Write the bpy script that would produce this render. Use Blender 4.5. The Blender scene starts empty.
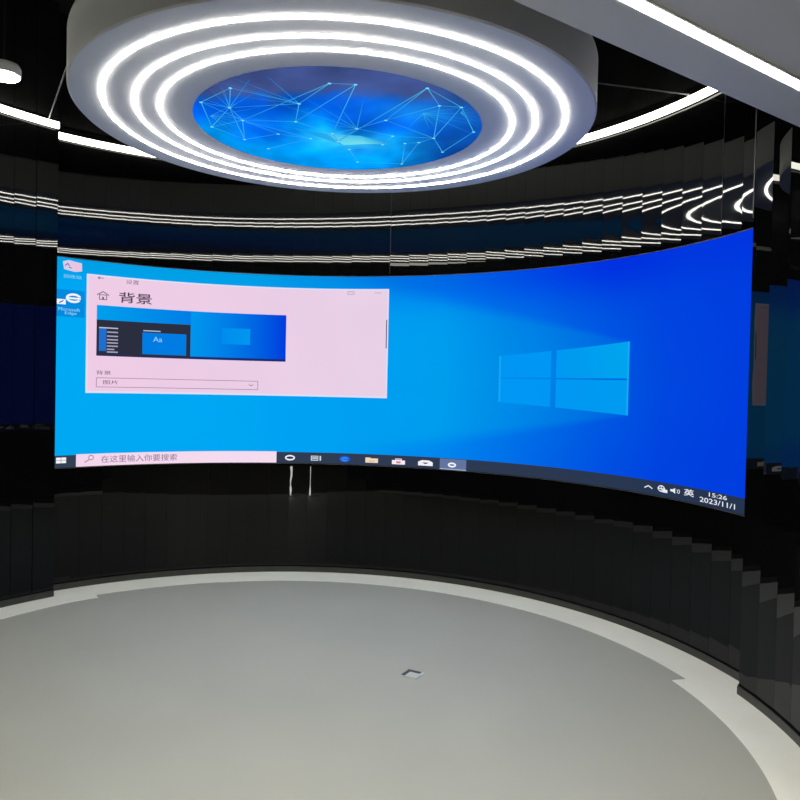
import bpy, bmesh, math, random
from mathutils import Vector, Matrix, noise

random.seed(7)
C = bpy.context.scene.collection
PI = math.pi
rad = math.radians

# ------------------------------------------------------------------ room measures (metres)
R = 2.7074          # radius of the wall behind the screen
RS = 2.59           # radius of the side walls, which stand a little further in
TH_L, TH_R = -31.85, 93.4     # where the wall steps from one radius to the other (degrees, 0 = +Y, + = clockwise)
FC = 3.48           # angular width of one wall panel
Z_TOP = 3.46        # top of the glossy panels
Z_CEIL = 4.3
DRUM = (0.5141, 0.7982)
ZD = 3.114
ZT_ = 2.52           # above the screen
SCR = 2.697         # radius of the screen face


def pol(th, r, z=0.0):
    a = rad(th)
    return Vector((r * math.sin(a), r * math.cos(a), z))


# ------------------------------------------------------------------ colour / material helpers
def lin(c):
    out = []
    for v in c[:3]:
        v = v / 255.0
        out.append(v / 12.92 if v <= 0.04045 else ((v + 0.055) / 1.055) ** 2.4)
    return (*out, 1.0)


def mat(name, base=(0.5, 0.5, 0.5), rough=0.5, metal=0.0, ior=1.45, emit=None, strength=0.0, spec=None):
    m = bpy.data.materials.new(name)
    m.use_nodes = True
    b = m.node_tree.nodes['Principled BSDF']
    b.inputs['Base Color'].default_value = (*base[:3], 1)
    b.inputs['Roughness'].default_value = rough
    b.inputs['Metallic'].default_value = metal
    b.inputs['IOR'].default_value = ior
    if spec is not None:
        b.inputs['Specular IOR Level'].default_value = spec
    if emit:
        b.inputs['Emission Color'].default_value = (*emit[:3], 1)
        b.inputs['Emission Strength'].default_value = strength
    return m


def add_noise(m, scale, amount, detail=4, bump=0.0, dist=0.01, bscale=None, coord='Object', stretch=(1, 1, 1)):
    """procedural colour mottling and bump on a principled material"""
    nt = m.node_tree
    b = nt.nodes['Principled BSDF']
    tc = nt.nodes.new('ShaderNodeTexCoord')
    mp = nt.nodes.new('ShaderNodeMapping')
    mp.inputs['Scale'].default_value = stretch
    nt.links.new(tc.outputs[coord], mp.inputs['Vector'])
    n = nt.nodes.new('ShaderNodeTexNoise')
    n.inputs['Scale'].default_value = scale
    n.inputs['Detail'].default_value = detail
    nt.links.new(mp.outputs['Vector'], n.inputs['Vector'])
    if amount > 0:
        base = b.inputs['Base Color'].default_value[:]
        r = nt.nodes.new('ShaderNodeValToRGB')
        r.color_ramp.elements[0].position = 0.3
        r.color_ramp.elements[1].position = 0.7
        r.color_ramp.elements[0].color = (*[c * (1 - amount) for c in base[:3]], 1)
        r.color_ramp.elements[1].color = (*[min(1, c * (1 + amount)) for c in base[:3]], 1)
        nt.links.new(n.outputs['Fac'], r.inputs['Fac'])
        nt.links.new(r.outputs['Color'], b.inputs['Base Color'])
    if bump > 0:
        n2 = nt.nodes.new('ShaderNodeTexNoise')
        n2.inputs['Scale'].default_value = bscale or scale
        n2.inputs['Detail'].default_value = 2
        nt.links.new(mp.outputs['Vector'], n2.inputs['Vector'])
        bp = nt.nodes.new('ShaderNodeBump')
        bp.inputs['Strength'].default_value = bump
        bp.inputs['Distance'].default_value = dist
        nt.links.new(n2.outputs['Fac'], bp.inputs['Height'])
        nt.links.new(bp.outputs['Normal'], b.inputs['Normal'])
    return m


M = {}
# black lacquered glass of the walls: almost black body under a mirror-smooth face, very slightly wavy
M['glass'] = mat('black_lacquered_glass', (0.0022, 0.0023, 0.0024), 0.0, 0, 1.325)
add_noise(M['glass'], 3, 0.15, 2, bump=1.0, dist=0.00018, bscale=5.5, stretch=(1, 1, 0.6))
M['matte_black'] = add_noise(mat('matte_black_paint', (0.006, 0.006, 0.0062), 0.9, spec=0.1), 6, 0.3)
M['joint'] = mat('joint_filler', (0.012, 0.012, 0.013), 0.5)
M['skirting'] = add_noise(mat('dark_metal_skirting', (0.045, 0.045, 0.04), 0.35, 0.3), 20, 0.1)
M['epoxy'] = mat('grey_epoxy_floor', (0.42, 0.428, 0.375), 0.45, 0, 1.38)
add_noise(M['epoxy'], 1.3, 0.035, 5, bump=0.15, dist=0.001, bscale=60)
M['corner'] = mat('dark_grey_joint_strip', (0.045, 0.045, 0.044), 0.4, 0.3)
M['white_ring'] = mat('cream_floor_border', (0.93, 0.93, 0.83), 0.5)
add_noise(M['white_ring'], 2.5, 0.04, 4)
M['dark_floor'] = add_noise(mat('dark_tile_floor', (0.09, 0.085, 0.08), 0.4), 2, 0.2)
M['white_paint'] = add_noise(mat('white_ceiling_paint', (0.88, 0.88, 0.86), 0.6), 3, 0.02)
M['drum_paint'] = add_noise(mat('white_drum_paint', (0.84, 0.85, 0.86), 0.45), 3, 0.02)
M['light'] = mat('white_light_diffuser', (0.8, 0.8, 0.8), 0.5, emit=(1.0, 0.965, 0.87), strength=38)
M['warm'] = mat('warm_light_diffuser', (0.8, 0.8, 0.78), 0.5, emit=(1.0, 0.98, 0.84), strength=12)
M['soffit_lamp'] = mat('soffit_light_diffuser', (0.8, 0.8, 0.78), 0.5, emit=(1.0, 0.97, 0.84), strength=20)
M['fill_lamp'] = mat('added_fill_light_diffuser', (0.8, 0.8, 0.78), 0.5, emit=(1.0, 0.95, 0.82), strength=66)  # glow of the added fill lights over the rear floor
M['post'] = mat('glowing_post_tube', (0.8, 0.8, 0.8), 0.4, emit=(1.0, 1.0, 0.98), strength=24)
M['alu'] = mat('brushed_aluminium', (0.55, 0.55, 0.56), 0.35, 0.9)
M['steel_wire'] = mat('steel_rod', (0.10, 0.10, 0.10), 0.6, 0.2)
M['black_plastic'] = mat('black_plastic', (0.012, 0.012, 0.014), 0.4)
M['socket_dark'] = mat('socket_recess', (0.05, 0.055, 0.055), 0.6)
M['socket_lid'] = mat('socket_lid_metal', (0.56, 0.60, 0.57), 0.5, 0.0)


def display_material(name, gain=1.0):
    """a lit LED surface: colour comes from the picture shown on it"""
    m = bpy.data.materials.new(name)
    m.use_nodes = True
    nt = m.node_tree
    b = nt.nodes['Principled BSDF']
    b.inputs['Base Color'].default_value = (0.0, 0.0, 0.0, 1)
    b.inputs['Roughness'].default_value = 0.5
    b.inputs['Specular IOR Level'].default_value = 0.0
    a = nt.nodes.new('ShaderNodeAttribute')
    a.attribute_name = 'col'
    # faint LED module raster
    tc = nt.nodes.new('ShaderNodeTexCoord')
    n = nt.nodes.new('ShaderNodeTexNoise')
    n.inputs['Scale'].default_value = 2.2
    n.inputs['Detail'].default_value = 1
    nt.links.new(tc.outputs['Object'], n.inputs['Vector'])
    mr = nt.nodes.new('ShaderNodeMapRange')
    mr.inputs['To Min'].default_value = gain * 0.97
    mr.inputs['To Max'].default_value = gain * 1.03
    nt.links.new(n.outputs['Fac'], mr.inputs['Value'])
    nt.links.new(a.outputs['Color'], b.inputs['Emission Color'])
    nt.links.new(mr.outputs['Result'], b.inputs['Emission Strength'])
    return m


M['display'] = display_material('lit_led_display')

# ------------------------------------------------------------------ object helpers
WL = {}


def wloc(o):
    return WL.get(o.name, Vector((0, 0, 0))) if o else Vector((0, 0, 0))


def thing(name, label, cat, loc=(0, 0, 0), group=None):
    o = bpy.data.objects.new(name, None)
    o.empty_display_size = 0.1
    C.objects.link(o)
    o.location = loc
    o['label'] = label
    o['category'] = cat
    if group:
        o['group'] = group
    WL[o.name] = Vector(loc)
    return o


def tag(o, label, cat, group=None):
    o['label'] = label
    o['category'] = cat
    if group:
        o['group'] = group
    return o


def obj(name, bm, mats, parent=None, smooth=False, label=None, recalc=True):
    """bm is in world coordinates; the mesh is stored relative to its parent"""
    if recalc:
        bmesh.ops.recalc_face_normals(bm, faces=bm.faces[:])
    me = bpy.data.meshes.new(name)
    off = wloc(parent)
    if off.length:
        bmesh.ops.translate(bm, verts=bm.verts[:], vec=-off)
    bm.to_mesh(me)
    bm.free()
    for m in (mats if isinstance(mats, (list, tuple)) else [mats]):
        me.materials.append(m)
    if smooth:
        for p in me.polygons:
            p.use_smooth = True
    o = bpy.data.objects.new(name, me)
    C.objects.link(o)
    if parent:
        o.parent = parent
    WL[o.name] = off
    if label:
        o['label'] = label
    return o


def struct(name, bm, mats, smooth=False):
    o = obj(name, bm, mats, None, smooth)
    o['kind'] = 'structure'
    return o


def prism(bm, pts, z0, z1, mi=0):
    lo = [bm.verts.new((p[0], p[1], z0)) for p in pts]
    hi = [bm.verts.new((p[0], p[1], z1)) for p in pts]
    n = len(pts)
    fs = [bm.faces.new(list(reversed(lo))), bm.faces.new(hi)]
    for i in range(n):
        j = (i + 1) % n
        fs.append(bm.faces.new((lo[i], lo[j], hi[j], hi[i])))
    for f in fs:
        f.material_index = mi
    return fs


def arc_solid(bm, t0, t1, r0, r1, z0, z1, step=1.0, mi=0):
    """curved bar between two radii and two heights"""
    n = max(1, int(math.ceil((t1 - t0) / step)))
    rows = []
    for i in range(n + 1):
        t = t0 + (t1 - t0) * i / n
        rows.append([bm.verts.new(pol(t, r, z)) for r, z in ((r0, z0), (r1, z0), (r1, z1), (r0, z1))])
    fs = [bm.faces.new(rows[0]), bm.faces.new(list(reversed(rows[-1])))]
    for a, b in zip(rows, rows[1:]):
        for k in range(4):
            l = (k + 1) % 4
            fs.append(bm.faces.new((a[k], a[l], b[l], b[k])))
    for f in fs:
        f.material_index = mi


def lathe(bm, prof, cx, cy, n=160, mi=0, closed=True):
    """prof: list of (r, z) closed loop, turned about a vertical axis"""
    rows = []
    for i in range(n):
        a = 2 * PI * i / n
        rows.append([bm.verts.new((cx + r * math.cos(a), cy + r * math.sin(a), z)) for r, z in prof])
    m = len(prof)
    for i in range(n):
        a, b = rows[i], rows[(i + 1) % n]
        for k in range(m if closed else m - 1):
            l = (k + 1) % m
            f = bm.faces.new((a[k], b[k], b[l], a[l]))
            f.material_index = mi


def rod(bm, a, b, r, n=12):
    a, b = Vector(a), Vector(b)
    d = (b - a).normalized()
    u = d.orthogonal().normalized()
    v = d.cross(u)
    ra = [bm.verts.new(a + r * (math.cos(2 * PI * i / n) * u + math.sin(2 * PI * i / n) * v)) for i in range(n)]
    rb = [bm.verts.new(b + r * (math.cos(2 * PI * i / n) * u + math.sin(2 * PI * i / n) * v)) for i in range(n)]
    for i in range(n):
        j = (i + 1) % n
        bm.faces.new((ra[i], ra[j], rb[j], rb[i]))
    bm.faces.new(ra)
    bm.faces.new(rb)


# ------------------------------------------------------------------ WALLS of flat glass panels
def panel_wall(name, edges, r, thick, jit, curve, rf=None, tilts={}):
    """each panel is an island of its own; curve(t) says how far it is bent (0 flat, 1 the full wall radius)"""
    bm = bmesh.new()
    sub = 10
    for k, (a, b) in enumerate(zip(edges, edges[1:])):
        half = rad(b - a) / 2
        ra_, rb_ = (rf(a), rf(b)) if rf else (r, r)
        p, q = pol(a, ra_ / math.cos(half)), pol(b, rb_ / math.cos(half))
        mid = (p + q) / 2
        out = Vector(((p - q).y, (q - p).x, 0)).normalized()
        if out.dot(mid) < 0:
            out = -out
        j = rad(random.uniform(-jit, jit) + tilts.get(k, 0))
        d = (q - p) / 2
        g = 0.0006                          # hairline joint
        d = d * (1 - g / d.length)
        d = Matrix.Rotation(j, 3, 'Z') @ d
        p, q = mid - d, mid + d
        p2, q2 = p + out * thick, q + out * thick
        L = d.length
        c = curve((a + b) / 2)
        lo, hi = [], []
        for i in range(sub + 1):
            x = -1 + 2 * i / sub
            w_ = mid + d * x + out * (c * (L * L) * (1 - x * x - 0.667) / (2 * r))
            lo.append(bm.verts.new((w_.x, w_.y, 0.0)))
            hi.append(bm.verts.new((w_.x, w_.y, Z_TOP)))
        for i in range(sub):
            f = bm.faces.new((lo[i + 1], lo[i], hi[i], hi[i + 1]))
            f.smooth = True
        bl = [bm.verts.new((v.x, v.y, 0.0)) for v in (p2, q2)]
        bh = [bm.verts.new((v.x, v.y, Z_TOP)) for v in (p2, q2)]
        l0, l1, h0, h1 = [bm.verts.new(v.co) for v in (lo[0], lo[-1], hi[0], hi[-1])]
        bm.faces.new((l0, bl[0], bh[0], h0))
        bm.faces.new((l1, h1, bh[1], bl[1]))
        bm.faces.new((bl[0], bl[1], bh[1], bh[0]))
        bm.faces.new([bm.verts.new(v.co) for v in hi] + [bm.verts.new(bh[1].co), bm.verts.new(bh[0].co)])
        prism(bm, [p + out * .01, q + out * .01, q2, p2], Z_TOP, Z_CEIL, 1)
    # dark filler behind the joints
    if rf:
        for a, b in zip(edges, edges[1:]):
            prism(bm, [pol(a, rf(a) + .014), pol(b, rf(b) + .014), pol(b, rf(b) + thick - .01), pol(a, rf(a) + thick - .01)], 0.001, Z_TOP - 0.002, 2)
    else:
        arc_solid(bm, edges[0], edges[-1], r + 0.012, r + thick - 0.005, 0.001, Z_TOP - 0.002, 3.0, 2)
    o = obj(name, bm, [M['glass'], M['matte_black'], M['joint']], None, False, None, False)
    o['kind'] = 'structure'
    return o


e_main = [25.2 + FC * k for k in range(-16, 20)]
e_main = [TH_L - 0.6] + [e for e in e_main if TH_L + 0.5 < e < TH_R - 1.2] + [TH_R + 0.6]
panel_wall('wall_back', e_main, R, 0.05, 0.04, lambda t: 0.72 if t < 25 else (0.6 if t < 42 else 0.3))


def r_left(t):
    x = rad(max(0.0, TH_L - t))
    return 2.462 + 0.10 * math.exp(-x * 2.0)


e_left = [TH_L - 3.42 * k for k in range(0, 31)][::-1]
panel_wall('wall_left', e_left, RS, 0.17, 0.02, lambda t: 0.12, r_left, {len(e_left) - 2: 2.2, len(e_left) - 3: 1.5, len(e_left) - 4: .8})
e_right = [TH_R + 3.4 * k for k in range(0, 11)]
panel_wall('wall_right', e_right, RS, 0.15, 0.02, lambda t: 0.1, None, {0: 0.5})
# slim corner and joint strips
for k, (t, r, w_, m_) in enumerate(((TH_R - .04, RS - .002, .004, 'corner'), (25.2, R - .0012, .0012, 'corner'), (84.36, R - .0012, .001, 'corner'))):
    bm = bmesh.new()
    e = math.degrees(w_ / r)
    arc_solid(bm, t - e, t + e, r, r + (.0025 if k else .004), (ZT_ if 1 else 0), Z_TOP - .002, 1.0)
    struct('trim_%d' % (k + 2), bm, M['corner'])

# skirting at the foot of the walls
for nm, a, b, r in (('baseboard_back', TH_L + .05, TH_R - .05, R), ('baseboard_right', TH_R, e_right[-1], RS)):
    bm = bmesh.new()
    arc_solid(bm, a, b, r - 0.010, r - 0.001, 0.004, 0.048, 1.0)
    arc_solid(bm, a, b, r - 0.005, r - 0.001, 0.048, 0.056, 1.0, 1)
    struct(nm, bm, [M['skirting'], M['matte_black']])

bm = bmesh.new()
for a, b in zip(e_left, e_left[1:]):
    prism(bm, [pol(a, r_left(a) - .010), pol(b, r_left(b) - .010), pol(b, r_left(b) + .004), pol(a, r_left(a) + .004)], 0.004, 0.048, 0)
    prism(bm, [pol(a, r_left(a) - .005), pol(b, r_left(b) - .005), pol(b, r_left(b) + .004), pol(a, r_left(a) + .004)], 0.048, 0.056, 1)
struct('baseboard_left', bm, [M['skirting'], M['matte_black']])

# ------------------------------------------------------------------ FLOOR
CUT = -1.62
bm = bmesh.new()
prism(bm, [(-5, -7.2), (5, -7.2), (5, 3.4), (-5, 3.4)], -0.12, -0.004)
struct('floor', bm, M['dark_floor'])


def clip_circle(rfun, t0=-180, t1=180, step=0.5, ymin=CUT):
    pts = []
    n = int((t1 - t0) / step)
    prev = None
    for i in range(n + 1):
        t = t0 + i * step
        p = pol(t, rfun(t))
        pts.append(p)
    # clip below ymin
    out = []
    for i in range(len(pts)):
        a, b = pts[i], pts[(i + 1) % len(pts)]
        if a.y >= ymin:
            out.append(a)
        if (a.y >= ymin) != (b.y >= ymin):
            k = (ymin - a.y) / (b.y - a.y)
            out.append(a.lerp(b, k))
    res = []
    for p in out:
        if not res or (p - res[-1]).length > 1e-5:
            res.append(p)
    if (res[0] - res[-1]).length < 1e-5:
        res.pop()
    return res


JL, JR = -26.0, 88.3      # where the pale border steps inwards


def r_in(t):
    if JL < t < JR:
        return 2.424
    if t <= JL:
        return min(2.345, r_left(t) - .25 + .05 * math.exp(-rad(JL - t) * 6))
    return 2.335


def r_out(t):
    if t <= TH_L:
        return r_left(t) - .001
    return R - .001 if t < TH_R else RS - .001


bm = bmesh.new()
prism(bm, clip_circle(lambda t: r_in(t)), -0.004, 0.0)
struct('floor_epoxy', bm, M['epoxy'])['kind'] = 'structure'
# border ring
bm = bmesh.new()
ths = [-127.5]
t = -127.5
while t < 127.5:
    t = round(t + 0.5, 3)
    ths.append(t)
for brk in (JL, JR, TH_L, TH_R):
    ths += [brk - 1e-3, brk + 1e-3]
ths = sorted(set(ths))
rows = []
for t in ths:
    rows.append([bm.verts.new(pol(t, r, z)) for r, z in ((r_in(t), -.004), (r_out(t), -.004), (r_out(t), 0.003), (r_in(t), 0.003))])
bm.faces.new(rows[0])
bm.faces.new(list(reversed(rows[-1])))
for a, b in zip(rows, rows[1:]):
    for k in range(4):
        l = (k + 1) % 4
        bm.faces.new((a[k], a[l], b[l], b[k]))
struct('trim_1', bm, M['white_ring'])

# ------------------------------------------------------------------ CEILING, SOFFIT, OUTER ROOM
bm = bmesh.new()
prism(bm, [(-5, -7.2), (5, -7.2), (5, 3.4), (-5, 3.4)], Z_CEIL, Z_CEIL + 0.1)
struct('ceiling', bm, M['matte_black'])

ED0, EDIR = Vector((1.77, -0.87)), Vector((0.74, 0.32)).normalized()
def edge_pt(x):
    return (x, ED0.y + (x - ED0.x) * EDIR.y / EDIR.x)
pts = [edge_pt(2.515)]
t = 104
while t < 147:
    p = pol(t, RS - 0.012)
    if p.y < pts[0][1]:
        pts.append((p.x, p.y))
    t += 2
pts += [(1.75, -2.9), (4.2, -2.9), (4.2, -6.8), (-4.2, -6.8), (-4.2, -2.9), (-2.15, -2.9), edge_pt(-1.60)]
ZS = 2.85
bm = bmesh.new()
fs = prism(bm, pts, ZS, ZS + 0.12, 0)
# dark fascia rising from the soffit edge to the black ceiling
a, b = Vector(edge_pt(2.515)), Vector(edge_pt(-1.60))
nrm = Vector((-EDIR.y, EDIR.x))
prism(bm, [a - nrm * .02, b - nrm * .02, b - nrm * .06, a - nrm * .06], ZS + .12, Z_CEIL, 1)
struct('ceiling_soffit', bm, [M['white_paint'], M['matte_black']])['kind'] = 'structure'

M['room'] = add_noise(mat('dark_grey_wall_paint', (0.03, 0.03, 0.032), 0.8), 3, 0.1)
bm = bmesh.new()
prism(bm, [(-4.3, -6.95), (4.3, -6.95), (4.3, -6.8), (-4.3, -6.8)], 0, Z_CEIL)
struct('wall_front', bm, M['room'])
bm = bmesh.new()
prism(bm, [(-4.35, -6.8), (-4.2, -6.8), (-4.2, -2.9), (-4.35, -2.9)], 0, Z_CEIL)
prism(bm, [(-4.35, -2.9), (-4.35, -2.8), (-2.2, -2.8), (-2.2, -2.9)], 0, Z_CEIL)
struct('wall_side_left', bm, M['room'])
bm = bmesh.new()
prism(bm, [(4.2, -6.8), (4.35, -6.8), (4.35, -2.9), (4.2, -2.9)], 0, Z_CEIL)
prism(bm, [(4.35, -2.9), (4.35, -2.8), (2.7, -2.8), (2.7, -2.9)], 0, Z_CEIL)
struct('wall_side_right', bm, M['room'])

# light line set into the soffit
lt = thing('soffit_light', 'straight white light line set into the pale soffit, top right', 'ceiling light',
           (1.6, edge_pt(1.6)[1] - .22, ZS))
p0, p1 = Vector(edge_pt(2.37)), Vector(edge_pt(0.2))
bm = bmesh.new()
prism(bm, [p0 - nrm * .22, p1 - nrm * .22, p1 - nrm * .26, p0 - nrm * .26], ZS - 0.010, ZS - 0.0005)
obj('diffuser', bm, M['soffit_lamp'], lt)
bm = bmesh.new()
for s0, s1 in ((.210, .219), (.261, .270)):
    prism(bm, [p0 - nrm * s0, p1 - nrm * s0, p1 - nrm * s1, p0 - nrm * s1], ZS - 0.008, ZS - 0.0005)
obj('frame', bm, M['white_paint'], lt)

# unseen fill lights added behind the camera to brighten the floor, shaped as square panels
for (x, y, lab) in ((-1.5, -4.6, 'added square fill light in the low ceiling near the left rear'), (1.5, -4.6, 'added square fill light in the low ceiling near the right rear'),
                    (0.0, -2.6, 'added square fill light in the low ceiling closest to the round floor')):
    t = thing('added_fill_light', lab, 'ceiling light', (x, y, ZS), 'added square fill lights in the low ceiling')
    bm = bmesh.new()
    prism(bm, [(x - .28, y - .28), (x + .28, y - .28), (x + .28, y + .28), (x - .28, y + .28)], ZS - .012, ZS - .0005)
    obj('diffuser', bm, M['fill_lamp'], t)
    bm = bmesh.new()
    for q in ((-.3, -.3, .3, -.281), (-.3, .281, .3, .3), (-.3, -.28, -.281, .28), (.281, -.28, .3, .28)):
        prism(bm, [(x + q[0], y + q[1]), (x + q[2], y + q[1]), (x + q[2], y + q[3]), (x + q[0], y + q[3])], ZS - .014, ZS - .0005)
    bmesh.ops.remove_doubles(bm, verts=bm.verts[:], dist=0.0015)
    obj('frame', bm, M['white_paint'], t)

# ------------------------------------------------------------------ SUSPENDED DRUM
cx, cy = DRUM
A0, A1, A2, A3, A4 = 0.838, 1.0106, 1.1414, 1.3043, 1.470
drum = thing('ceiling_drum', 'large round white ceiling drum with three light rings and a blue picture', 'ceiling feature', (cx, cy, ZD))
bm = bmesh.new()
lathe(bm, [(A0, ZD), (A4 - .008, ZD), (A4, ZD + .008), (A4, 3.37), (A4 - .02, 3.385), (0.05, 3.385), (0.05, ZD + .03), (A0, ZD + .03)], cx, cy, 200)
obj('drum_body', bm, M['drum_paint'], drum, False)
for a in (A1, A2, A3):
    w = 0.0078
    bm = bmesh.new()
    lathe(bm, [(a - w, ZD - .001), (a - w, ZD - .0045), (a - w * .6, ZD - .0058), (a + w * .6, ZD - .0058), (a + w, ZD - .0045), (a + w, ZD - .001)], cx, cy, 220)
    obj('light_ring', bm, M['light'], drum)


def colour_mesh(verts, faces, cols, name, parent, label=None):
    me = bpy.data.meshes.new(name)
    off = wloc(parent)
    me.from_pydata([tuple(Vector(v) - off) for v in verts], [], faces)
    ca = me.color_attributes.new('col', 'FLOAT_COLOR', 'POINT')
    for i, c in enumerate(cols):
        ca.data[i].color = c
    me.materials.append(M['display'])
    o = bpy.data.objects.new(name, me)
    C.objects.link(o)
    o.parent = parent
    WL[o.name] = off
    if label:
        o['label'] = label
    return o


def mix(a, b, t):
    t = max(0.0, min(1.0, t))
    return tuple(x + (y - x) * t for x, y in zip(a, b))


def sstep(a, b, x):
    t = max(0.0, min(1.0, (x - a) / (b - a)))
    return t * t * (3 - 2 * t)


def drum_colour(x, y):
    n = noise.fractal(Vector((x * 2.3, y * 1.7, 1.3)), 1.0, 2.0, 4)
    n2 = noise.fractal(Vector((x * 4.1 + 5, y * 2.7, 4.3)), 1.0, 2.0, 3)
    c = mix((58, 74, 128), (2, 84, 205), sstep(-0.55, -0.25, y + n * .25 + x * .08))
    c = mix(c, (0, 142, 228), sstep(-.25, .30, y + n * .35 - abs(x + .1) * .25))
    g = math.exp(-(((x - .10) / .22) ** 2 + ((y - .22) / .16) ** 2))
    c = mix(c, (70, 205, 235), g * (.75 + n2 * .6))
    g = math.exp(-(((x - .42) / .28) ** 2 + ((y + .34) / .16) ** 2))
    c = mix(c, (20, 130, 205), g * .7)
    c = mix(c, (14, 70, 140), sstep(.42, .8, x + n * .2) * .75)
    c = mix(c, (4, 50, 120), sstep(.5, .8, x) * sstep(.0, .3, y) * .7)
    f = 1 + n2 * .18
    return lin(tuple(max(0, min(255, v * f)) for v in c))


verts, faces, cols = [], [], []
nr, na = 44, 200
for i in range(nr + 1):
    r = (A0 - .004) * i / nr
    for k in range(na):
        a = 2 * PI * k / na
        x, y = r * math.cos(a), r * math.sin(a)
        verts.append((cx + x, cy + y, ZD - .0012))
        cols.append(tuple(v * 1.2 for v in drum_colour(x, y)[:3]) + (1.0,))
for i in range(nr):
    for k in range(na):
        l = (k + 1) % na
        faces.append((i * na + k, (i + 1) * na + k, (i + 1) * na + l, i * na + l))
colour_mesh(verts, faces, cols, 'picture_panel', drum, 'glowing blue abstract picture of linked points')

# network of points and lines shown on the picture
nodes = [(-.87 + .09, -.2), (-.63, -.16), (-.55, .36), (-.56, .02), (-.26, -.04), (-.26, -.32), (.10, -.02), (0.0, -.65), (.36, -.70),
         (.48, -.49), (.60, -.50), (.78, -.15), (.58, .02), (.70, .26), (.43, .16), (.51, .12), (.50, .58), (-.15, .23), (.11, .37),
         (-.13, -.63), (-.74, .18), (-.62, -.44), (.02, .24), (.30, .22), (.24, -.2), (-.4, .5), (.2, .62), (-.35, .2), (.33, .05), (-.03, .1)]
links = [(0, 1), (1, 21), (1, 3), (3, 4), (4, 5), (5, 19), (19, 7), (4, 7), (6, 24), (24, 9), (9, 8), (9, 10), (10, 11), (9, 12), (12, 13),
         (12, 15), (15, 16), (14, 16), (14, 15), (6, 28), (28, 12), (22, 29), (29, 7), (22, 8), (3, 17), (17, 22), (18, 22), (17, 25), (2, 3),
         (2, 20), (20, 0), (0, 3), (20, 3), (3, 19), (1, 5), (27, 3), (27, 17), (27, 2), (23, 18), (23, 28), (26, 18), (26, 16), (24, 12),
         (24, 8), (29, 6), (29, 4), (21, 5), (10, 12), (11, 13), (8, 10), (1, 20), (21, 0), (1, 2), (6, 22)]
verts, faces, cols = [], [], []
zl = ZD - .0024


def net_poly(pts, col, dz=0.0):
    s = len(verts)
    for i, v in enumerate(pts):
        v = Vector(v)
        if v.length > A0 - .02:
            v = v.normalized() * (A0 - .02)
        verts.append((cx + v.x, cy + v.y, zl - dz))
        cols.append(col[i] if isinstance(col, list) else col)
    faces.append(tuple(range(s, s + len(pts))))


def net_line(p, q, w, c0, c1):
    p, q = Vector(p), Vector(q)
    d = q - p
    nn = Vector((-d.y, d.x)).normalized() * w
    a, b = lin(c0), lin(c1)
    net_poly([p - nn, p + nn, q + nn, q - nn], [a, a, b, b])


for a, b in links:
    net_line(nodes[a], nodes[b], 0.0026, (45, 150, 225), (70, 185, 240))
# fans of fine lines on the left and right, and rays towards the rim
rnd = random.Random(3)
for hub, n, sp, a0 in (((-.74, .0), 7, .35, 0.2), ((-.63, -.16), 6, .42, -1.7), ((.42, -.36), 8, .34, .6), ((.62, -.42), 6, .26, -.2), ((.10, -.02), 5, .5, -2.2), ((-.26, -.32), 4, .5, -2.4)):
    for k in range(n):
        an = a0 + (k - n / 2) * .33 + rnd.uniform(-.1, .1)
        L = sp * rnd.uniform(.6, 1.3)
        net_line(hub, (hub[0] + L * math.cos(an), hub[1] + L * math.sin(an)), .0018, (60, 180, 235), (10, 110, 215))
# pale folded facets in the middle
net_poly([(-.06, .12), (.14, .10), (.20, .24), (.06, .30)], [lin(c) for c in ((70, 190, 240), (60, 190, 235), (120, 225, 235), (110, 225, 235))], -.0006)
net_poly([(.14, .10), (.36, .20), (.20, .24)], [lin(c) for c in ((60, 190, 235), (30, 150, 230), (110, 220, 235))], -.0006)
net_poly([(-.5, .02), (-.06, .12), (.06, .30), (-.3, .06)], [lin(c) for c in ((0, 130, 230), (40, 175, 240), (50, 180, 240), (0, 140, 230))], -.0006)
for p in nodes:
    p = Vector(p)
    net_poly([p + Vector((.010 * math.cos(2 * PI * k / 10), .010 * math.sin(2 * PI * k / 10))) for k in range(10)], lin((130, 225, 255)), .001)
colour_mesh(verts, faces, cols, 'network_graphic', drum, 'thin pale blue lines linking bright points')

# ------------------------------------------------------------------ LIGHT STRIPS along the wall tops
def strip(label, t0, t1, r, z0, z1, rf=None):
    m = pol((t0 + t1) / 2, r, z0)
    t = thing('wall_light_strip', label, 'strip light', m)
    def bar(a, b, d0, d1, za, zb, step=1.0):
        bm = bmesh.new()
        n = max(1, int(math.ceil((b - a) / step)))
        rows = []
        for i in range(n + 1):
            q = a + (b - a) * i / n
            rr = rf(q) if rf else r
            rows.append([bm.verts.new(pol(q, rr - d, z)) for d, z in ((d0, za), (d1, za), (d1, zb), (d0, zb))])
        bm.faces.new(rows[0])
        bm.faces.new(list(reversed(rows[-1])))
        for u, v in zip(rows, rows[1:]):
            for k in range(4):
                l = (k + 1) % 4
                bm.faces.new((u[k], u[l], v[l], v[k]))
        return bm
    obj('diffuser', bar(t0, t1, .034, .012, z0, z1), M['warm'], t)
    obj('mounting_rail', bar(t0, t1, .0115, .002, z0 - .001, z1 + .004), M['alu'], t)
    for a, s in ((t0, -1), (t1, 1)):
        e = a + s * .12
        obj('end_cap', bar(min(a, e), max(a, e), .036, .002, z0 - .001, z1 + .002), M['alu'], t)


strip('long curved white light strip on the wall top above the big screen', TH_L + .35, TH_R - .5, R - .001, 3.368, 3.408)
strip('curved white light strip on the set-forward wall at far left', -124, TH_L - .25, 2.5, 3.392, 3.432, lambda q: r_left(q) - .001)

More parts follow.
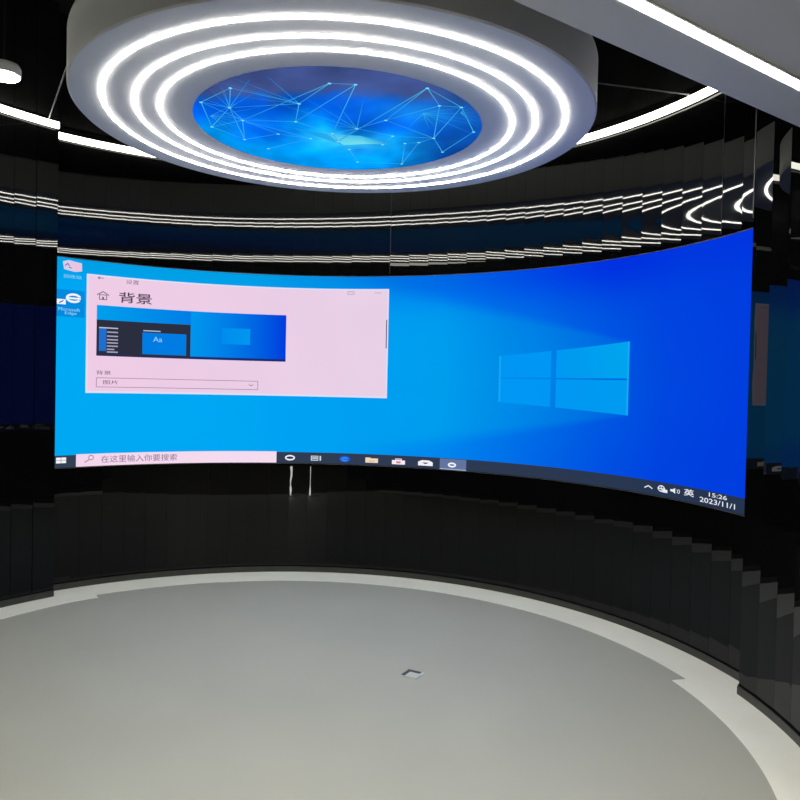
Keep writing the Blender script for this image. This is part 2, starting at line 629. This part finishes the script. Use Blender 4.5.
# tension rods between drum and light strips
def tie(label, a, b):
    t = thing('tie_rod', label, 'rod', a)
    bm = bmesh.new()
    rod(bm, a, b, .0045)
    obj('rod', bm, M['steel_wire'], t)
    d = (Vector(b) - Vector(a)).normalized()
    for p, q in ((Vector(a), Vector(a) + d * .02), (Vector(b) - d * .02, Vector(b))):
        bm = bmesh.new()
        rod(bm, p, q, .007)
        obj('clamp', bm, M['steel_wire'], t)


la = pol(-33.8, r_left(-33.8) - .035, 3.436)
tie('thin steel rod meeting the far-left light strip', la, (cx - A4 * .995, 0.72, 3.36))
ra = pol(78.9, 2.668, 3.416)
dd = Vector((DRUM[0] + 1.0, 0.30))
tie('thin steel rod meeting the right end of the long light strip', ra, (cx + A4 * .955, 0.375, 3.36))

# small round lamp at the top left corner
sp = thing('round_lamp', 'small round white lamp hung in front of the far-left light strip', 'lamp', (-1.54, 1.57, 3.50))
bm = bmesh.new()
lathe(bm, [(0.0, 3.50), (.085, 3.50), (.09, 3.505), (.09, 3.512), (0.0, 3.512)], -1.54, 1.57, 48)
obj('diffuser', bm, M['light'], sp)
bm = bmesh.new()
lathe(bm, [(0.0, 3.5125), (.096, 3.5125), (.1, 3.52), (.1, 3.56), (.09, 3.58), (0.0, 3.58)], -1.54, 1.57, 48)
obj('housing', bm, M['white_paint'], sp)
bm = bmesh.new()
rod(bm, (-1.54, 1.57, 3.58), (-1.54, 1.57, Z_CEIL - .001), .006)
obj('stem', bm, M['black_plastic'], sp)

# ------------------------------------------------------------------ LED SCREEN
T0, T1, ZB, ZT = -30.98, 90.6, 0.927, 2.500
scr = thing('led_screen', 'huge curved screen showing a blue computer desktop on the black wall', 'screen', pol(30, SCR, ZB))


def wallpaper(t, z):
    v = (z - ZB) / (ZT - ZB)
    ks = [(-31, 168), (0, 166), (15, 156), (26, 143), (35, 133), (45, 113), (56, 92), (65, 76), (75, 64), (91, 60)]
    g = ks[0][1]
    for (a, ga), (b, gb) in zip(ks, ks[1:]):
        if a <= t <= b:
            g = ga + (gb - ga) * (t - a) / (b - a)
    # darker towards the top, light spreading from the window mark towards the left
    g -= 22 * sstep(.72, 1.0, v) * sstep(0, 30, t) * (1 - sstep(62, 80, t))
    g -= 8 * sstep(.8, 1.0, v)
    if t < 69.2:
        k = (69.2 - t) / 30
        hi = 1.932 + .26 * k
        lo = 1.428 - .18 * k
        s = sstep(hi + .12 * k + .01, hi - .02, z) * sstep(lo - .12 * k - .01, lo + .02, z)
        g += 20 * s * sstep(5, 38, t) * (1 - .25 * sstep(60, 69, t))
    d = math.hypot((t - 58) / 22, (z - 1.66) / .55)
    g += 14 * math.exp(-d * d)
    bl = 243 - 20 * sstep(10, 80, t) - 14 * sstep(.85, 1.0, v) * (1 - sstep(20, 60, t))
    r = 0
    return lin((r, max(0, g), bl))


class UI:
    """picture content shown on the screen: coloured patches bent to the screen's curve"""
    def __init__(self):
        self.v, self.f, self.c = [], [], []

    def _add(self, pts, layer, col):
        s = len(self.v)
        for i, (t, z) in enumerate(pts):
            self.v.append(tuple(pol(t, SCR - .0008 * layer, z)))
            self.c.append(col[i] if isinstance(col, list) else col)
        return s

    def rect(self, t0, z0, t1, z1, layer, col, colr=None):
        n = max(1, int(math.ceil(abs(t1 - t0) / .8)))
        c = lin(col)
        c2 = lin(colr) if colr else c
        for i in range(n):
            a, b = t0 + (t1 - t0) * i / n, t0 + (t1 - t0) * (i + 1) / n
            ca, cb = mix(c, c2, i / n), mix(c, c2, (i + 1) / n)
            s = self._add([(a, z0), (b, z0), (b, z1), (a, z1)], layer, [ca, cb, cb, ca])
            self.f.append((s, s + 1, s + 2, s + 3))

    def frame(self, t0, z0, t1, z1, w, layer, col):
        wt = math.degrees(w / SCR)
        self.rect(t0, z0, t1, z0 + w, layer, col)
        self.rect(t0, z1 - w, t1, z1, layer, col)
        self.rect(t0, z0 + w, t0 + wt, z1 - w, layer, col)
        self.rect(t1 - wt, z0 + w, t1, z1 - w, layer, col)

    def poly(self, pts, layer, col):
        s = self._add(pts, layer, lin(col))
        self.f.append(tuple(range(s, s + len(pts))))

    def disc(self, t, z, r, layer, col, ry=None, n=20):
        ry = ry or r
        self.poly([(t + math.degrees(r * math.cos(2 * PI * k / n) / SCR), z + ry * math.sin(2 * PI * k / n)) for k in range(n)], layer, col)

    def ring(self, t, z, r, w, layer, col, a0=0, a1=360, ry=None, n=28):
        ry = ry or r
        q = lin(col)
        for k in range(n):
            a, b = rad(a0 + (a1 - a0) * k / n), rad(a0 + (a1 - a0) * (k + 1) / n)
            pts = []
            for rr, rry, an in ((r, ry, a), (r, ry, b), (r - w, ry - w, b), (r - w, ry - w, a)):
                pts.append((t + math.degrees(rr * math.cos(an) / SCR), z + rry * math.sin(an)))
            s = self._add(pts, layer, q)
            self.f.append((s, s + 1, s + 2, s + 3))

    def line(self, p, q, w, layer, col):
        k = math.degrees(1 / SCR)
        a = Vector((p[0] / k, p[1]))
        b = Vector((q[0] / k, q[1]))
        n = (b - a).normalized()
        n = Vector((-n.y, n.x)) * w / 2
        self.poly([((v.x) * k, v.y) for v in (a - n, b - n, b + n, a + n)], layer, col)

    def text(self, body, t0, z0, t1, z1, layer, col, bold=0.0):
        cu = bpy.data.curves.new('text', 'FONT')
        cu.body = body
        cu.resolution_u = 3
        cu.offset = bold
        cu.fill_mode = 'BOTH'
        o = bpy.data.objects.new('text', cu)
        C.objects.link(o)
        dg = bpy.context.evaluated_depsgraph_get()
        dg.update()
        me = bpy.data.meshes.new_from_object(o.evaluated_get(dg))
        bpy.data.objects.remove(o)
        if not me.vertices:
            return
        xs = [v.co.x for v in me.vertices]
        ys = [v.co.y for v in me.vertices]
        x0, x1, y0, y1 = min(xs), max(xs), min(ys), max(ys)
        pts = [(t0 + (t1 - t0) * (v.co.x - x0) / (x1 - x0), z0 + (z1 - z0) * (v.co.y - y0) / (y1 - y0)) for v in me.vertices]
        s = self._add(pts, layer, lin(col))
        for p in me.polygons:
            self.f.append(tuple(s + i for i in p.vertices))
        bpy.data.meshes.remove(me)

    def build(self, name, parent, label=None):
        return colour_mesh(self.v, self.f, self.c, name, parent, label)


# the lit panel with its wallpaper
verts, faces, cols = [], [], []
NT, NZ = 420, 110
for i in range(NT + 1):
    t = T0 + (T1 - T0) * i / NT
    for k in range(NZ + 1):
        z = ZB + (ZT - ZB) * k / NZ
        verts.append(tuple(pol(t, SCR, z)))
        cols.append(wallpaper(t, z))
for i in range(NT):
    for k in range(NZ):
        a = i * (NZ + 1) + k
        faces.append((a, a + NZ + 1, a + NZ + 2, a + 1))
panel = colour_mesh(verts, faces, cols, 'display_panel', scr, 'lit display face with blue wallpaper')
bm = bmesh.new()
arc_solid(bm, T0 - .02, T1 + .02, SCR + .0006, R - .0015, ZB - .004, ZT + .004, 1.0)
obj('casing', bm, M['black_plastic'], scr)
bm = bmesh.new()
arc_solid(bm, T0 - .02, T1 + .02, SCR - .001, SCR + .0055, ZB - .007, ZB - .0041, 1.0)
arc_solid(bm, T0 - .02, T1 + .02, SCR - .001, SCR + .0055, ZT + .0041, ZT + .006, 1.0, 1)
obj('edge_trim', bm, [M['steel_wire'], M['corner']], scr, label='thin metal edging along screen top and bottom')

# window mark on the wallpaper
ui = UI()
def emb(ta, tb, zlo, zhi, c0, c1):
    n = 8
    for i in range(n):
        f0, f1 = i / n, (i + 1) / n
        a, b = ta + (tb - ta) * f0, ta + (tb - ta) * f1
        ca, cb = lin(mix(c0, c1, f0)), lin(mix(c0, c1, f1))
        s = ui._add([(a, zlo(a)), (b, zlo(b)), (b, zhi(b)), (a, zhi(a))], 1, [ca, cb, cb, ca])
        ui.f.append((s, s + 1, s + 2, s + 3))
ztop = lambda t: 1.846 + (1.930 - 1.846) * (t - 45.66) / (69.15 - 45.66)
zbot = lambda t: 1.487 + (1.430 - 1.487) * (t - 45.66) / (69.15 - 45.66)
zh0 = lambda t: 1.669
zh1 = lambda t: 1.680
emb(45.66, 55.1, zh1, ztop, (0, 150, 243), (0, 150, 243))
emb(56.05, 69.15, zh1, ztop, (0, 152, 241), (0, 165, 238))
emb(45.66, 55.1, zbot, zh0, (0, 152, 245), (0, 150, 243))
emb(56.05, 69.15, zbot, zh0, (0, 152, 243), (0, 155, 241))
ui.rect(45.66, 1.49, 46.0, 1.846, 2, (20, 168, 245))
ui.rect(68.85, 1.432, 69.15, 1.928, 2, (20, 172, 245))
ui.build('window_emblem', scr, 'four light blue panes of a glowing window mark')

# settings window ----------------------------------------------------
PINK, INK = (237, 207, 230), (120, 95, 125)
ui = UI()
ui.rect(-26.42, 1.490, 25.22, 2.398, 1, (226, 222, 244))
ui.rect(-26.12, 1.506, 24.95, 2.386, 2, (238, 203, 228), (232, 209, 231))
win = ui.build('settings_window', scr, 'pale pink settings window')
ui = UI()
ui.rect(-24.82, 1.777, 6.84, 2.167, 3, (0, 158, 235), (0, 62, 222))
ui.rect(-9.6, 1.80, 6.84, 2.167, 3.3, (0, 150, 236), (0, 58, 222))
ui.rect(-4.32, 1.909, 0.55, 2.042, 4, (0, 140, 238), (0, 152, 240))
ui.rect(-24.82, 1.777, 6.84, 1.797, 4, (24, 44, 110))
ui.rect(-24.82, 1.785, -9.62, 2.055, 5, (42, 46, 62))
ui.rect(-24.43, 1.815, -23.28, 1.990, 6, (30, 110, 205))
ui.rect(-24.43, 1.990, -21.45, 1.999, 7, (190, 190, 215))
for i, zz in enumerate((1.963, 1.932, 1.905, 1.880, 1.855, 1.830, 1.809)):
    ui.rect(-23.18, zz - .005, -22.0 if i == 5 else -21.45, zz + .005, 7, (170, 165, 190))
ui.rect(-17.53, 1.803, -10.32, 1.975, 6, (0, 124, 226))
ui.rect(-17.40, 1.985, -14.6, 1.994, 6, (170, 190, 215))
ui.text('Aa', -15.8, 1.905, -14.3, 1.945, 7, (150, 210, 250))
ui.build('preview_image', win, 'small preview of the blue desktop with dark start menu')
ui = UI()
ui.text('设置', -20.28, 2.348, -18.21, 2.381, 3, INK)
ui.build('title_text', win)
ui = UI()
ui.line((-24.7, 2.375), (-23.8, 2.375), .005, 3, INK)
ui.line((-24.7, 2.375), (-24.4, 2.385), .005, 3, INK)
ui.line((-24.7, 2.375), (-24.4, 2.365), .005, 3, INK)
ui.build('back_arrow', win)
ui = UI()
ui.text('背景', -21.37, 2.198, -16.05, 2.282, 3, (88, 70, 98), bold=.012)
ui.build('heading_text', win)
ui = UI()
hx = -23.87
ui.line((hx - .95, 2.245), (hx, 2.272), .007, 3, INK)
ui.line((hx, 2.272), (hx + .95, 2.245), .007, 3, INK)
ui.frame(hx - .62, 2.208, hx + .62, 2.250, .006, 3, INK)
ui.rect(hx - .15, 2.208, hx + .15, 2.232, 3, INK)
ui.build('home_icon', win)
ui = UI()
ui.text('背景', -24.8, 1.632, -22.45, 1.664, 3, (105, 85, 115))
ui.build('field_caption', win)
ui = UI()
ui.frame(-24.79, 1.535, 2.08, 1.610, .0045, 3, (140, 125, 150))
ui.build('dropdown_box', win)
ui = UI()
ui.text('图片', -23.69, 1.558, -21.32, 1.590, 3, (95, 75, 105))
ui.build('dropdown_text', win)
ui = UI()
ui.line((.45, 1.580), (.85, 1.568), .005, 3, INK)
ui.line((.85, 1.568), (1.25, 1.580), .005, 3, INK)
ui.build('dropdown_arrow', win)
ui = UI()
ui.rect(24.80, 1.905, 25.0, 2.142, 3, (105, 105, 120))
ui.build('scroll_bar', win)
ui = UI()
ui.frame(17.7, 2.352, 18.9, 2.377, .004, 3, (150, 135, 160))
ui.build('window_button', win)
ui = UI()
ui.rect(22.6, 2.363, 23.8, 2.367, 3, (150, 135, 160))
ui.build('window_button', win)

# desktop icons -------------------------------------------------------
ui = UI()
ui.poly([(-30.1, 2.470), (-29.2, 2.484), (-27.2, 2.470), (-27.15, 2.410), (-28.2, 2.400), (-29.9, 2.412)], 1, (215, 205, 235))
ui.poly([(-28.9, 2.468), (-27.3, 2.462), (-27.4, 2.418), (-28.6, 2.410)], 2, (236, 196, 222))
ui.line((-29.75, 2.440), (-29.35, 2.458), .006, 3, (90, 80, 130))
ui.line((-29.35, 2.458), (-29.10, 2.440), .006, 3, (90, 80, 130))
ui.line((-29.20, 2.432), (-28.75, 2.426), .006, 3, (110, 90, 140))
ui.build('desktop_icon', scr, 'pale pink recycling bin icon')
ui = UI()
ui.text('回收站', -29.9, 2.350, -27.2, 2.376, 1, (150, 215, 245))
ui.build('icon_caption', scr)
ui = UI()
ui.rect(-30.95, 2.06, -26.7, 2.262, .7, (0, 138, 222))
ui.ring(-28.4, 2.202, .056, .017, 2, (240, 245, 250), 20, 330, ry=.036)
ui.rect(-29.3, 2.194, -27.3, 2.207, 2.6, (240, 245, 250))
ui.rect(-30.93, 2.150, -29.6, 2.188, 3, (240, 245, 250))
ui.line((-30.6, 2.160), (-29.95, 2.178), .008, 4, (20, 80, 160))
ui.build('desktop_icon', scr, 'white letter e browser icon with shortcut arrow')
ui = UI()
ui.text('Microsoft', -30.7, 2.103, -27.4, 2.128, 1.5, (150, 215, 245))
ui.text('Edge', -29.7, 2.072, -27.9, 2.098, 1.5, (150, 215, 245))
ui.build('icon_caption', scr)

# task bar ------------------------------------------------------------
TBZ = 1.010
ui = UI()
ui.rect(T0, ZB, T1, TBZ + .008, 1, (52, 64, 84), (38, 52, 78))
tb = ui.build('taskbar', scr, 'dark slate taskbar along the bottom')
ui = UI()
for a, b in ((-30.75, -30.03), (-29.96, -29.23)):
    for c, d in ((.960, .980), (.983, 1.003)):
        ui.rect(a, c, b, d, 2, (245, 245, 250))
ui.build('start_button', tb)
ui = UI()
ui.rect(-27.72, ZB, 5.55, TBZ + .012, 2, (243, 214, 235), (246, 220, 240))
ui.ring(-25.4, .993, .020, .005, 3, (125, 100, 130))
ui.line((-25.7, .978), (-26.4, .958), .006, 3, (125, 100, 130))
ui.text('在这里输入你要搜索', -23.84, .950, -11.55, 1.004, 3, (125, 95, 130))
ui.build('search_box', tb)
ui = UI()
ui.ring(7.95, .970, .042, .012, 2, (238, 240, 246), ry=.023)
ui.build('taskbar_icon', tb, 'white ring icon')
ui = UI()
ui.frame(11.69, .950, 13.0, .990, .006, 2, (225, 230, 240))
ui.rect(11.9, .963, 12.8, .978, 2, (190, 200, 215))
ui.rect(13.25, .950, 13.5, .990, 2, (215, 220, 230))
ui.build('taskbar_icon', tb, 'white task view icon')
ui = UI()
ui.disc(17.8, .970, .046, 2, (20, 95, 215), ry=.026)
ui.ring(17.8, .968, .028, .009, 3, (70, 150, 240), 20, 330, ry=.016)
ui.build('taskbar_icon', tb, 'round blue browser icon')
ui = UI()
ui.rect(21.55, .947, 23.85, .984, 2, (238, 215, 190))
ui.rect(21.55, .984, 22.5, .990, 2, (238, 205, 170))
ui.rect(22.2, .955, 23.2, .965, 3, (225, 180, 160))
ui.build('taskbar_icon', tb, 'beige folder icon')
ui = UI()
ui.rect(26.4, .944, 28.8, .978, 2, (245, 238, 246))
ui.frame(27.0, .976, 28.2, .992, .006, 2, (240, 232, 244))
ui.rect(27.2, .952, 28.0, .970, 3, (225, 130, 140))
ui.build('taskbar_icon', tb, 'white shopping bag icon')
ui = UI()
ui.poly([(31.2, .946), (33.9, .946), (33.9, .976), (33.2, .990), (31.9, .990), (31.2, .976)], 2, (245, 240, 248))
ui.poly([(31.9, .972), (33.2, .972), (32.55, .958)], 3, (80, 70, 90))
ui.build('taskbar_icon', tb, 'white envelope icon')
ui = UI()
ui.rect(35.2, ZB, 40.06, TBZ + .004, 2, (98, 116, 156))
ui.rect(35.2, ZB, 40.06, ZB + .007, 3, (165, 185, 215))
ui.ring(37.45, .966, .036, .013, 3, (245, 246, 252), ry=.020)
ui.build('taskbar_icon', tb, 'highlighted white gear icon')
WH = (232, 236, 244)
ui = UI()
ui.line((72.5, .966), (73.2, .982), .007, 2, WH)
ui.line((73.2, .982), (73.9, .966), .007, 2, WH)
ui.build('tray_icon', tb, 'small white upward arrow')
ui = UI()
ui.ring(75.5, .977, .030, .007, 2, WH, ry=.021)
ui.line((74.8, .977), (76.2, .977), .006, 2, WH)
ui.line((75.5, .960), (75.5, .996), .006, 2, WH)
ui.rect(75.7, .955, 76.6, .974, 3, WH)
ui.build('tray_icon', tb, 'white globe icon')
ui = UI()
ui.poly([(77.1, .971), (77.5, .971), (77.95, .960), (77.95, .996), (77.5, .985), (77.1, .985)], 2, WH)
ui.ring(77.9, .978, .026, .005, 2, WH, -50, 50, ry=.014)
ui.ring(77.9, .978, .042, .005, 2, WH, -45, 45, ry=.021)
ui.build('tray_icon', tb, 'white loudspeaker icon')
ui = UI()
ui.text('英', 79.5, .962, 81.3, 1.004, 2, WH, bold=.012)
ui.build('tray_text', tb)
ui = UI()
ui.text('15:26', 83.9, .985, 87.1, 1.010, 2, WH, bold=.008)
ui.text('2023/11/1', 82.3, .944, 88.55, .974, 2, WH, bold=.008)
ui.build('clock_text', tb)

# ------------------------------------------------------------------ FLOOR SOCKET
fc = Vector((0.929, 0.366))
sock = thing('floor_socket', 'small square metal floor socket lid set in the grey floor', 'floor socket', (fc.x, fc.y, 0.0))
ux = Vector((0.083, -0.073)).normalized()
uy = Vector((0.073, 0.083)).normalized()
def fq(a, b):
    return fc + ux * a + uy * b
h = .052
bm = bmesh.new()
prism(bm, [fq(-h, -h), fq(h, -h), fq(h, h), fq(-h, h)], 0.0005, 0.004)
obj('frame', bm, M['socket_lid'], sock)
bm = bmesh.new()
prism(bm, [fq(-h + .002, -h + .010), fq(h - .020, -h + .010), fq(h - .020, h - .002), fq(-h + .002, h - .002)], 0.0042, 0.0052)
obj('recess', bm, M['socket_dark'], sock)
bm = bmesh.new()
prism(bm, [fq(-h + .030, -h + .003), fq(h - .003, -h + .003), fq(h - .003, h - .038), fq(-h + .030, h - .038)], 0.0054, 0.0085)
obj('lid', bm, M['socket_lid'], sock)

# ------------------------------------------------------------------ GLOWING POSTS that show mirrored under the screen
for k, (x, y, lab) in enumerate(((-0.60, -1.42, 'slim glowing white post, left of the pair mirrored below the screen'),
                                 (-0.83, -1.36, 'slim glowing white post, right of the pair mirrored below the screen'))):
    t = thing('light_post', lab, 'lamp', (x, y, 0.0), 'pair of glowing posts mirrored in the wall')
    bm = bmesh.new()
    lathe(bm, [(0.0, .0005), (.05, .0005), (.05, .008), (.02, .014), (0.0, .014)], x, y, 32)
    obj('base', bm, M['alu'], t, smooth=False)
    bm = bmesh.new()
    rod(bm, (x, y, .014), (x, y, .42), .0068)
    obj('tube', bm, M['post'], t)
    bm = bmesh.new()
    rod(bm, (x, y, .42), (x, y, .435), .008)
    obj('cap', bm, M['alu'], t)

# ------------------------------------------------------------------ WORLD, CAMERA
w = bpy.data.worlds.new('world')
bpy.context.scene.world = w
w.use_nodes = True
w.node_tree.nodes['Background'].inputs['Color'].default_value = (0.01, 0.011, 0.013, 1)
w.node_tree.nodes['Background'].inputs['Strength'].default_value = 0.3

cam = bpy.data.cameras.new('camera')
co = bpy.data.objects.new('camera', cam)
C.objects.link(co)
cam.sensor_width = 36
cam.sensor_fit = 'HORIZONTAL'
cam.lens = 732.08 / 800 * 36
cam.clip_start = 0.05
YAW, PITCH, ROLL = 0.2076, -0.0200, 0.0220


def world_dir(u, f, v):
    c, s = math.cos(ROLL), math.sin(ROLL)
    u, v = c * u - s * v, s * u + c * v
    c, s = math.cos(PITCH), math.sin(PITCH)
    y, z = c * f - s * v, s * f + c * v
    c, s = math.cos(YAW), math.sin(YAW)
    return Vector((c * u + s * y, -s * u + c * y, z))


X, Y, Z = world_dir(1, 0, 0), world_dir(0, 0, 1), -world_dir(0, 1, 0)
m = Matrix((X, Y, Z)).transposed().to_4x4()
m.translation = Vector((0, -3.5477, 1.6))
co.matrix_world = m
bpy.context.scene.camera = co

vs = bpy.context.scene.view_settings
vs.view_transform = 'Standard'
vs.look = 'None'
vs.gamma = 1
vs.exposure = 0
vs.use_curve_mapping = False
